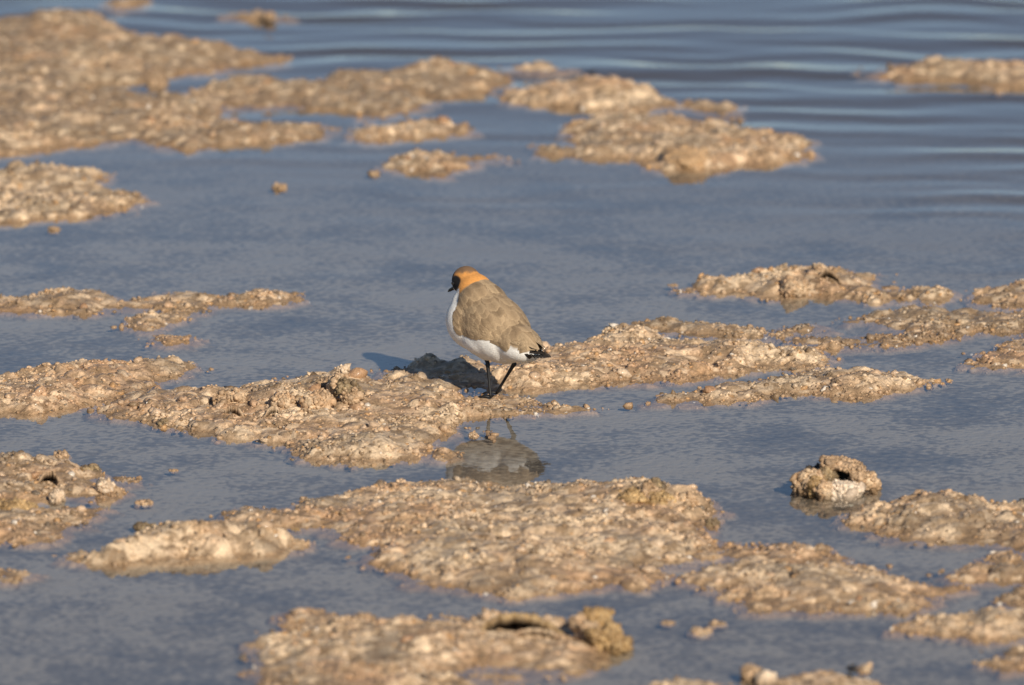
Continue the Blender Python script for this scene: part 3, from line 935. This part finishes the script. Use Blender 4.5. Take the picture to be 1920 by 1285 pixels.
# dirty crest and broken plates of the patch the plover stands on
pr = patch_by('the plover stands on')
for a in ((652, 768, 0.013, 0.012, 0.019, OLIVE, 61), (634, 764, 0.011, 0.011, 0.023, SALT, 62), (660, 772, 0.012, 0.009, 0.014, TAN, 63), (642, 756, 0.006, 0.009, 0.031, WHITISH, 64),
          (600, 776, 0.013, 0.011, 0.014, SALT, 65), (583, 782, 0.010, 0.010, 0.012, SALT, 66), (440, 768, 0.014, 0.009, 0.012, SALT, 67), (420, 770, 0.010, 0.008, 0.011, TAN, 68),
          (530, 780, 0.013, 0.010, 0.012, SALT, 69), (612, 752, 0.010, 0.008, 0.014, TAN, 70)):
    lump(pr, 'crest_lump', a[0], a[1], (a[2], a[2], a[3]), a[4], a[5], a[6], amp=0.45, cell=0.42, base=ICO3)
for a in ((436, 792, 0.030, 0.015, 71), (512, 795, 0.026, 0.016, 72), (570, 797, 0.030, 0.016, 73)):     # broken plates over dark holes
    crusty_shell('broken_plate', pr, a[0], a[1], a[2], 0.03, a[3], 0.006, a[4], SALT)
# golden heap at the rear of the largest sheet
br = patch_by('largest crust sheet')
for a in ((1190, 962, 0.016, 0.009, 0.014, GOLD, 81), (1215, 960, 0.014, 0.010, 0.017, TAN, 82), (1240, 964, 0.013, 0.009, 0.012, GOLD, 83), (1225, 955, 0.008, 0.008, 0.022, OLIVE, 84),
          (1285, 958, 0.012, 0.008, 0.010, SALT, 85)):
    lump(br, 'golden_lump', a[0], a[1], (a[2], a[2], a[3]), a[4], a[5], a[6], amp=0.45, cell=0.45, base=ICO3)
# curled lip of the islet behind the crumb strip, boss of the wide far islet, white lump of the rough heap
cr = patch_by('curled lip')
lump(cr, 'curled_lip', 1488, 550, (0.016, 0.02, 0.011), 0.005, SALT, 86, amp=0.3)
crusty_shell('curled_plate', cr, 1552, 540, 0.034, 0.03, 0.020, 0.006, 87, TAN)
lump(cr, 'rim', 1535, 530, (0.010, 0.02, 0.009), 0.012, SALT, 88, amp=0.3, base=ICO3)
lump(patch_by('smooth pale boss'), 'boss', 1292, 308, (0.034, 0.04, 0.015), 0.005, stain((0.56, 0.37, 0.20), (0.42, 0.26, 0.13)), 89, amp=0.25)
hr = patch_by('white lump on its tip')
lump(hr, 'white_lump', 198, 924, (0.009, 0.009, 0.007), 0.006, WHITISH, 90, amp=0.25, base=ICO3)
lump(hr, 'white_lump', 106, 938, (0.007, 0.007, 0.007), 0.003, WHITISH, 91, amp=0.25, base=ICO3)
lump(hr, 'yellow_lump', 30, 960, (0.020, 0.02, 0.007), 0.003, GOLD, 92, amp=0.4, base=ICO3)
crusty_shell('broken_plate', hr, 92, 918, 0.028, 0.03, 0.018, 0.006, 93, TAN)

# single nodules in the water
NODS = [
    (702, 327, 0.008, TAN, 'small brown nodule with a bright top before the tail-end islet'),
    (524, 353, 0.010, TAN, 'small orange-brown nodule alone in the open water before the far shelf'),
    (1109, 137, 0.008, BLACKISH, 'small dark stone just behind the humped islet'),
    (1871, 172, 0.009, TAN, 'single nodule just in front of the far bank in the ripples'),
    (306, 796, 0.009, OLIVE, 'dark brown nodule beside the front edge of the knobbly patch'),
    (100, 431, 0.008, TAN, 'tan nodule at the front foot of the coarse greyish islet'),
    (486, 827, 0.009, BLACKISH, 'flat black stone at the front edge of the knobbly patch'),
    (1336, 984, 0.009, OLIVE, 'dark pebble in the water beside the golden heap of the largest sheet'),
    (170, 884, 0.013, OLIVE, 'dirty olive nodule just behind the rough heap with the white lump'),
    (888, 817, 0.0065, SALT, 'pale round nodule on the drowned spit beside the bird reflection'),
    (1692, 636, 0.008, TAN, 'round reddish pebble in the dark strip of crumbs'),
    (275, 987, 0.015, OLIVE, 'flat dark nodule behind the pale boat-shaped islet'),
    (1250, 1168, 0.008, TAN, 'tan crumb in open water off the golden knob, the one nearer the knob'),
    (1345, 1169, 0.010, TAN, 'tan crumb in open water beneath the crumbly arm of the largest sheet'),
    (1312, 1183, 0.014, SALT, 'flat pinkish crumb barely breaking the water off the golden knob'),
    (115, 856, 0.010, TAN, 'little brown nodule in the water behind the rough heap'),
    (555, 993, 0.006, GOLD, 'yellowish crumb off the tip of the boat-shaped islet'),
    (325, 882, 0.006, TAN, 'tiny crumb alone in open water between the rough heap and the knobbly patch'),
    (1598, 1278, 0.0065, BLACKISH, 'black stone lying on the rounded mound'),
    (1622, 1280, 0.007, SALT, 'pale nodule beside the black stone on the rounded mound'),
    (295, 160, 0.016, TAN, 'orange lump in the inlet between the fingers of the far shelf'),
    (270, 942, 0.011, SALT, 'flat pale crumb in the water between the rough heap and the largest sheet'),
    (1508, 611, 0.008, TAN, 'brown crumb in the water behind the dark strip of crumbs'),
    (505, 40, 0.010, TAN, 'tan nodule on the lone brown flake beyond the far shelf'),
    (1262, 535, 0.007, TAN, 'small orange crumb off the pointed tip of the islet with the curled lip'),
    (1700, 605, 0.009, OLIVE, 'olive nodule rising from the rear of the dark crumb strip'),
]
for i, (px, py, s, cf, lab) in enumerate(NODS):
    flat = 0.28 if ('flat' in lab or 'crumb' in lab) else 0.72
    up = 0.012 if 'on the rounded mound' in lab else 0.006 if 'lone brown flake' in lab else -s * (0.16 if flat < 0.5 else 0.08)
    o = lump(None, 'salt_nodule' if cf is not BLACKISH else 'stone', px, py, (s * 0.72, s * 0.95, s * 0.72 * flat), up, cf, 200 + i, amp=0.45, base=ICO3)
    tag(o, lab, 'nodule' if cf is not BLACKISH else 'stone', 'single nodules in the shallows')
lp = ground(1425, 1276)
two = thing('pale_salt_lump', 'two-lobed pale lump in the water beside the rounded mound', 'salt lump', (lp[0], lp[1], 0))
lump(two, 'lobe', 1436, 1277, (0.0095, 0.012, 0.007), 0.001, WHITISH, 95, amp=0.25, base=ICO3)
lump(two, 'lobe', 1408, 1268, (0.009, 0.012, 0.006), 0.003, TAN, 96, amp=0.4, base=ICO3)

# ------------------------------------------------------------------ the plover
# local frame: +X forward, +Y its left, +Z up, origin on the ground between the feet; centimetres here, scaled to metres
CMS = 0.01


def ellipsoid(c, ax, pitch=0.0, yaw=0.0, base=ICO3):
    R = Matrix.Rotation(math.radians(yaw), 3, 'Z') @ Matrix.Rotation(-math.radians(pitch), 3, 'Y')
    R = np.array(R)
    return (base[0] * np.array(ax)) @ R.T + np.array(c)


HEAD_C = np.array([5.25, 0.1, 11.75])
HEAD_YAW, HEAD_PITCH = 6.0, -24.0
R_HEAD = np.array(Matrix.Rotation(math.radians(HEAD_YAW), 3, 'Z') @ Matrix.Rotation(-math.radians(HEAD_PITCH), 3, 'Y'))


def plover_body():
    """one continuous surface: overlapping masses fused by a voxel remesh and smoothed"""
    parts = [
        ellipsoid((0.3, 0, 7.4), (5.1, 3.3, 3.3), 24),
        ellipsoid((3.15, 0, 7.6), (3.6, 3.5, 3.15), 14),
        ellipsoid((0.9, 0, 6.25), (3.9, 3.2, 2.25), 8),
        ellipsoid((2.4, 0, 9.3), (3.0, 2.75, 2.6), 35),
        ellipsoid((4.35, 0.1, 9.4), (1.75, 2.25, 2.0), 20),
        ellipsoid((3.7, 0, 10.7), (2.1, 1.95, 1.95), 30),
        ellipsoid((-3.2, 0, 6.35), (3.9, 2.3, 2.0), 9),
        ellipsoid((-5.3, 0, 5.75), (2.0, 1.05, 0.7), 2),
        ellipsoid(HEAD_C, (1.72, 1.38, 1.5), HEAD_PITCH, HEAD_YAW),
        ellipsoid(HEAD_C + R_HEAD @ np.array([1.05, 0, -0.22]), (0.95, 0.85, 0.8), HEAD_PITCH, HEAD_YAW),
        ellipsoid((0.15, 1.1, 5.2), (1.5, 1.1, 1.2), -20),
        ellipsoid((-0.9, -1.1, 5.2), (1.5, 1.1, 1.2), 20),
    ]
    V = np.vstack(parts) * CMS
    F = np.vstack([ICO3[1] + k * len(ICO3[0]) for k in range(len(parts))])
    tmp = bpy.data.objects.new('tmp', mesh_np('tmp', V, F))
    COL.objects.link(tmp)
    rm = tmp.modifiers.new('remesh', 'REMESH')
    rm.mode = 'VOXEL'
    rm.voxel_size = 0.00115
    sm = tmp.modifiers.new('smooth', 'SMOOTH')
    sm.factor = 0.5
    sm.iterations = 36
    dg = bpy.context.evaluated_depsgraph_get()
    me = bpy.data.meshes.new_from_object(tmp.evaluated_get(dg), depsgraph=dg)
    bpy.data.objects.remove(tmp)
    me.name = 'body'
    return me


C_BACK = np.array([0.28, 0.195, 0.115])
C_BACK2 = np.array([0.39, 0.28, 0.165])
C_WHITE = np.array([0.90, 0.88, 0.83])
C_ORANGE = np.array([0.68, 0.31, 0.085])
C_RUST = np.array([0.36, 0.135, 0.04])
C_CROWN = np.array([0.20, 0.12, 0.065])
C_BLACK = np.array([0.012, 0.011, 0.012])


def wing_edge(X):
    """height (cm) of the lower edge of the folded wing along the body"""
    X = np.asarray(X, float)
    return 6.8 + 0.27 * np.maximum(X - 0.7, 0) ** 2 + 0.06 * np.clip(-X - 2.0, 0, 1.5) - 0.28 * np.maximum(-X - 3.5, 0)


def plumage_colour(P):
    """colour of the feathers at body points P (cm)"""
    X, Y, Z = P.T
    n1 = np.array([mnoise.noise(Vector(p) * 1.6) for p in P])
    n2 = np.array([mnoise.noise(Vector((p[0] * 2.0 + p[2], p[1] * 5.0, p[2] * 4.0 - p[0] * 2))) for p in P])
    c = np.tile(C_BACK, (len(P), 1))
    c = mixc(c, C_BACK2, np.clip(0.4 + 0.7 * n1 + 0.5 * n2, 0, 1))
    # white underparts: below a line from the throat down the breast side and along the flank
    aY = np.abs(Y)
    front = X - (2.95 + 0.75 * np.maximum(Z - 8.8, 0)) + 0.15 * n1
    low = wing_edge(X) - 0.1 - Z + 0.2 * n1
    wht = np.maximum(sstep(-0.25, 0.25, front) * (Z < 10.8), sstep(-0.2, 0.2, low))
    c = mixc(c, C_WHITE, wht)
    # orange hind neck band
    L = (P - HEAD_C) @ R_HEAD                       # head frame
    lx, ly, lz = L.T
    band = (X * 0.80 + Z * 0.60)
    nape = sstep(8.95, 9.2, band + 0.12 * n1 - 0.16 * np.abs(Y)) * (Z > 9.7)
    c = mixc(c, C_ORANGE, nape)
    # crown: rusty in front, grey-brown behind
    crown = sstep(0.25, 0.7, lz + 0.25 * n1 + 0.15 * n2) * sstep(-2.3, -1.5, lx) * sstep(11.2, 11.5, Z)
    crown = np.maximum(crown, 0)
    c = mixc(c, C_CROWN, crown * sstep(1.25, 0.9, np.abs(ly)))
    rust = sstep(-0.2, 0.6, lx + 0.15 * n1) * sstep(-0.35, 0.1, lz)
    c = mixc(c, C_RUST * 1.35, rust * 0.85)
    # white face and throat
    face = sstep(1.25, 1.45, lx) * sstep(0.75, 0.55, lz)
    throat = sstep(-0.82, -0.92, lz) * sstep(-0.75, -0.45, lx)
    # black bar over the forehead and down through the eye to the cheek
    al = np.abs(ly)
    bar = sstep(0.25, 0.12, np.abs(lx - (1.05 - 0.2 * np.clip(lz, 0, 1.2))) - 0.30) * (lz > 0.1)
    cheek = sstep(0.16, -0.05, np.hypot((lx - 0.42) / 1.35, (lz + 0.12) / 1.0) - 0.78) * (al > 0.45)
    c = mixc(c, C_WHITE, np.maximum(face, throat))
    c = mixc(c, C_BLACK, np.maximum(bar, cheek))
    return c


def feather_material(name, rough=0.75, streak=True):
    m, nt, nd, lk = new_mat(name)
    out = N(nd, 'ShaderNodeOutputMaterial')
    p = N(nd, 'ShaderNodeBsdfPrincipled')
    lk.new(p.outputs[0], out.inputs[0])
    at = N(nd, 'ShaderNodeAttribute')
    at.attribute_name = 'Col'
    tc = N(nd, 'ShaderNodeTexCoord')
    mp = N(nd, 'ShaderNodeMapping')
    mp.inputs['Rotation'].default_value = (0, math.radians(-30), 0)
    mp.inputs['Scale'].default_value = (250, 900, 900)
    lk.new(tc.outputs['Object'], mp.inputs['Vector'])
    n1 = N(nd, 'ShaderNodeTexNoise')
    n1.inputs['Scale'].default_value = 1.0
    n1.inputs['Detail'].default_value = 3
    lk.new(mp.outputs[0], n1.inputs['Vector'])
    mr = N(nd, 'ShaderNodeMapRange')
    mr.inputs['From Min'].default_value = 0.3
    mr.inputs['From Max'].default_value = 0.7
    mr.inputs['To Min'].default_value = 0.88
    mr.inputs['To Max'].default_value = 1.1
    lk.new(n1.outputs['Fac'], mr.inputs['Value'])
    mx = N(nd, 'ShaderNodeVectorMath', operation='SCALE')
    lk.new(at.outputs['Color'], mx.inputs[0])
    lk.new(mr.outputs[0], mx.inputs['Scale'])
    lk.new(mx.outputs[0], p.inputs['Base Color'])
    bp = N(nd, 'ShaderNodeBump')
    bp.inputs['Strength'].default_value = 0.5
    bp.inputs['Distance'].default_value = 0.0008
    lk.new(n1.outputs['Fac'], bp.inputs['Height'])
    lk.new(bp.outputs[0], p.inputs['Normal'])
    p.inputs['Roughness'].default_value = rough
    p.inputs['Specular IOR Level'].default_value = 0.2
    p.inputs['Sheen Weight'].default_value = 0.03
    p.inputs['Sheen Roughness'].default_value = 0.5
    return m


def plain_material(name, col, rough, coat=0.0):
    m, nt, nd, lk = new_mat(name)
    out = N(nd, 'ShaderNodeOutputMaterial')
    p = N(nd, 'ShaderNodeBsdfPrincipled')
    lk.new(p.outputs[0], out.inputs[0])
    tc = N(nd, 'ShaderNodeTexCoord')
    n1 = N(nd, 'ShaderNodeTexNoise')
    n1.inputs['Scale'].default_value = 700
    lk.new(tc.outputs['Object'], n1.inputs['Vector'])
    rp = N(nd, 'ShaderNodeValToRGB')
    rp.color_ramp.elements[0].color = (*[c * 0.7 for c in col], 1)
    rp.color_ramp.elements[1].color = (*[c * 1.3 for c in col], 1)
    lk.new(n1.outputs['Fac'], rp.inputs[0])
    lk.new(rp.outputs[0], p.inputs['Base Color'])
    p.inputs['Roughness'].default_value = rough
    p.inputs['Coat Weight'].default_value = coat
    return m


def feather_set(bvh, spec, seed, free=True):
    """spec: list of (root point, direction, length, width, lift, colour, tip colour) in cm -> one mesh of overlapping vanes
    laid on the body surface"""
    r = np.random.default_rng(seed)
    V, F, Cc = [], [], []
    nu, nv = 7, 5
    for root, dire, ln, wd, lift, col, rim in spec:
        root, dire = Vector(root), Vector(dire).normalized()
        hit, nrm, _, _ = bvh.find_nearest(root * CMS)
        side = nrm.cross(dire).normalized()
        b = len(V)
        tint = 1 + 0.10 * r.normal()
        for i in range(nu):
            u = i / (nu - 1)
            half = wd * 0.5 * (math.sin(math.pi * min(u * 0.62 + 0.18, 1.0)) ** 0.8) * (1.0 if u < 0.8 else math.sqrt(max(0.0, 1 - ((u - 0.8) / 0.205) ** 2)) * 0.98 + 0.02)
            for j in range(nv):
                v = j / (nv - 1) * 2 - 1
                q = root + dire * (ln * u) + side * (half * v)
                h2, n2, _, _ = bvh.find_nearest(q * CMS)
                off = (q * CMS - h2).dot(n2)
                hgt = (0.03 + lift * u + 0.035 * (1 - v * v)) * CMS
                # long quills leave the body and stay straight
                p = (h2 + n2 * hgt) if (not free or abs(off) < 0.45 * CMS) else q * CMS
                V.append(p)
                e = max(abs(v) ** 3, sstep(0.8, 1.0, np.array(u)) ** 1.0)
                c = col * tint * (1 - 0.18 * (abs(v) < 0.1)) * (0.9 + 0.12 * u)
                Cc.append(c + (rim - c) * float(e) * 0.26)
        for i in range(nu - 1):
            for j in range(nv - 1):
                F.append((b + i * nv + j, b + i * nv + j + 1, b + (i + 1) * nv + j + 1, b + (i + 1) * nv + j))
    return mesh_np('feathers', np.array([tuple(v) for v in V]), np.array(F), np.clip(np.array(Cc), 0.005, 0.9))


def build_plover():
    root = thing('plover', 'small plover with orange nape, black cheek and white belly standing on the crust', 'bird',
                 (BIRD_POS[0], BIRD_POS[1], 0.0025), math.radians(180 - 53.0))
    M_F = feather_material('plumage')
    body_me = plover_body()
    n = len(body_me.vertices)
    co = np.empty(n * 3, np.float32)
    body_me.vertices.foreach_get('co', co)
    co = co.reshape(-1, 3).astype(float)
    col = plumage_colour(co / CMS)
    at = body_me.color_attributes.new('Col', 'FLOAT_COLOR', 'POINT')
    c4 = np.ones((n, 4), np.float32)
    c4[:, :3] = np.clip(col, 0.004, 0.9)
    at.data.foreach_set('color', c4.ravel())
    body_me.polygons.foreach_set('use_smooth', [True] * len(body_me.polygons))
    body_me.materials.clear()
    link('body', body_me, M_F, root)
    tris = []
    for p in body_me.polygons:
        tris.append(tuple(p.vertices))
    bvh = BVHTree.FromPolygons([tuple(v) for v in co], tris)
    r = np.random.default_rng(5)
    pale, dark = np.array([0.58, 0.43, 0.27]), np.array([0.27, 0.188, 0.11])
    mid = np.array([0.45, 0.325, 0.195])
    black = np.array([0.03, 0.024, 0.02])
    back = Vector((-0.80, 0, -0.60))
    # wing of each side: rows of coverts from the shoulder back, long tertials, then dark primaries
    for s in (1, -1):
        spec = []
        for row in range(9):
            t = row / 8
            nrow = 9
            for k in range(nrow):
                q = k / (nrow - 1)
                # row runs from the breast side (q=0) to the rear (q=1); t=0 top edge by the back, 1 lower edge of the wing
                X = 2.8 - 5.1 * q + 0.5 * (1 - t) * (1 - q) + r.normal() * 0.09
                zl = float(wing_edge(X - 0.9)) + 0.45
                zu = 10.4 - 2.9 * q
                Z = zu + (zl - zu) * t ** 0.9 + r.normal() * 0.06
                Y = s * (1.9 + 1.4 * math.sin(min(1.0, t * 0.85 + 0.25) * math.pi / 2) - 0.5 * q)
                slope = (float(wing_edge(X - 1.2)) - float(wing_edge(X))) / 1.2
                d = Vector((-0.9, 0, -0.5 * (1 - t) + 0.85 * slope * t - 0.12))
                tone = np.clip(0.45 + 0.35 * r.normal() + 0.25 * t, 0, 1)
                spec.append(((X, Y, Z), d, 1.35 + 0.25 * q, 0.95, 0.028, dark + (mid * 1.15 - dark) * tone, pale))
        wing_me = feather_set(bvh, spec, 8 + s, False)
        w = link('wing', wing_me, M_F, root)
        spec = []
        for k in range(7):                                           # tertials and inner quills drawn together over the rump
            p0 = Vector((-2.3 - 0.35 * k, s * (2.3 - 0.24 * k), 6.75 + 0.16 * k))
            tip = Vector((-6.6 - 0.22 * k, s * (0.95 - 0.09 * k), 6.02 + 0.05 * k))
            tn = (0.72, 1.0, 0.8, 1.08, 0.78, 1.0, 0.85)[k]
            spec.append((tuple(p0), tip - p0, (tip - p0).length, 0.85, 0.02, mid * tn, pale))
        q = link('tertials', feather_set(bvh, spec, 21 + s), M_F, w)
        spec = []
        for k in range(4):                                           # black wing tips
            p0 = Vector((-5.2 - 0.15 * k, s * (0.72 - 0.1 * k), 6.18 + 0.03 * k))
            tip = Vector((-7.8 - 0.2 * k, s * (0.36 - 0.07 * k), 5.82 + 0.02 * k))
            spec.append((tuple(p0), tip - p0, (tip - p0).length, 0.42, 0.0, black, black * 1.6))
        link('primaries', feather_set(bvh, spec, 31 + s), M_F, w)
    # back and mantle feathers
    spec = []
    for row in range(10):
        t = row / 9
        for k in range(7):
            v = k / 6 * 2 - 1
            X = 2.9 - 6.2 * t + r.normal() * 0.1
            Z = 11.4 - 3.9 * t - 0.6 * v * v
            Y = v * (2.2 + 0.5 * math.sin(t * math.pi)) + r.normal() * 0.1
            tone = np.clip(0.4 + 0.3 * r.normal(), 0, 1)
            spec.append(((X, Y, Z), back, 1.35 + 0.5 * t, 0.95, 0.04, dark + (mid - dark) * tone, pale * 0.92))
    link('mantle', feather_set(bvh, spec, 41, False), M_F, root)
    # tail
    spec = []
    for k in range(7):
        a = (k - 3) / 3
        spec.append(((-5.2, a * 0.55, 5.72 - 0.05 * abs(a)), Vector((-0.995, a * 0.13, -0.09)), 3.2 - 0.15 * abs(a), 0.7, 0.0,
                     black if abs(a) < 0.8 else np.array([0.07, 0.055, 0.045]), black * 2))
    link('tail', feather_set(bvh, spec, 51), M_F, root)
    # bill
    M_BLK = plain_material('black_horn', (0.012, 0.012, 0.013), 0.4)
    hb = [HEAD_C + R_HEAD @ np.array(p) for p in ((1.55, 0, -0.20), (2.0, 0, -0.24), (2.45, 0, -0.27), (2.85, 0, -0.29), (3.2, 0, -0.36))]
    V, F = tube([p * CMS for p in hb], [r_ * CMS for r_ in (0.27, 0.24, 0.20, 0.17, 0.04)], 10)
    link('bill', pd_mesh('bill', V, F), M_BLK, root)
    M_EYE = plain_material('dark_eye', (0.01, 0.008, 0.006), 0.08, 1.0)
    for s in (1, -1):
        c = HEAD_C + R_HEAD @ np.array([0.72, s * 1.18, 0.02])
        me = mesh_np('eye', ICO2[0] * 0.24 * CMS, ICO2[1])
        link('eye', me, M_EYE, root, tuple(c * CMS))
    # legs: thigh hidden in feathers, hock, long shank, three spread toes
    M_LEG = plain_material('black_leg_skin', (0.006, 0.006, 0.007), 0.6)
    legs = [
        dict(hip=(0.9, 0.95, 5.0), hock=(0.28, 0.95, 3.55), foot=(-0.22, 0.95, 0.15), toes=((0.9, 1.9, 0.0), (1.45, 0.75, 0.0), (0.7, -0.2, 0.0))),
        dict(hip=(-0.6, -1.1, 5.0), hock=(-1.6, -1.15, 3.7), foot=(1.25, -0.95, 0.15), toes=((2.4, 0.0, 0.0), (2.9, -1.1, 0.0), (2.0, -2.0, 0.0))),
    ]
    for L in legs:
        hip, hock, foot = (np.array(L[k]) for k in ('hip', 'hock', 'foot'))
        pts = [hip, hock * 0.75 + hip * 0.25, hock + np.array([0, 0, 0.14]), hock, hock - (hock - foot) * 0.10, hock * 0.5 + foot * 0.5, foot + (hock - foot) * 0.08, foot]
        rad = [0.36, 0.22, 0.22, 0.27, 0.21, 0.15, 0.155, 0.19]
        V, F = tube([p * CMS for p in pts], [q * CMS for q in rad], 10)
        lg = link('leg', pd_mesh('leg', V, F), M_LEG, root)
        for tp in L['toes']:
            tp = np.array(tp)
            m1 = foot * 0.55 + tp * 0.45 + np.array([0, 0, 0.10])
            m2 = foot * 0.2 + tp * 0.8 + np.array([0, 0, 0.07])
            V, F = tube([foot * CMS, m1 * CMS, m2 * CMS, tp * CMS], [0.17 * CMS, 0.13 * CMS, 0.12 * CMS, 0.05 * CMS], 8)
            link('toe', pd_mesh('toe', V, F), M_LEG, lg)
    return root


build_plover()
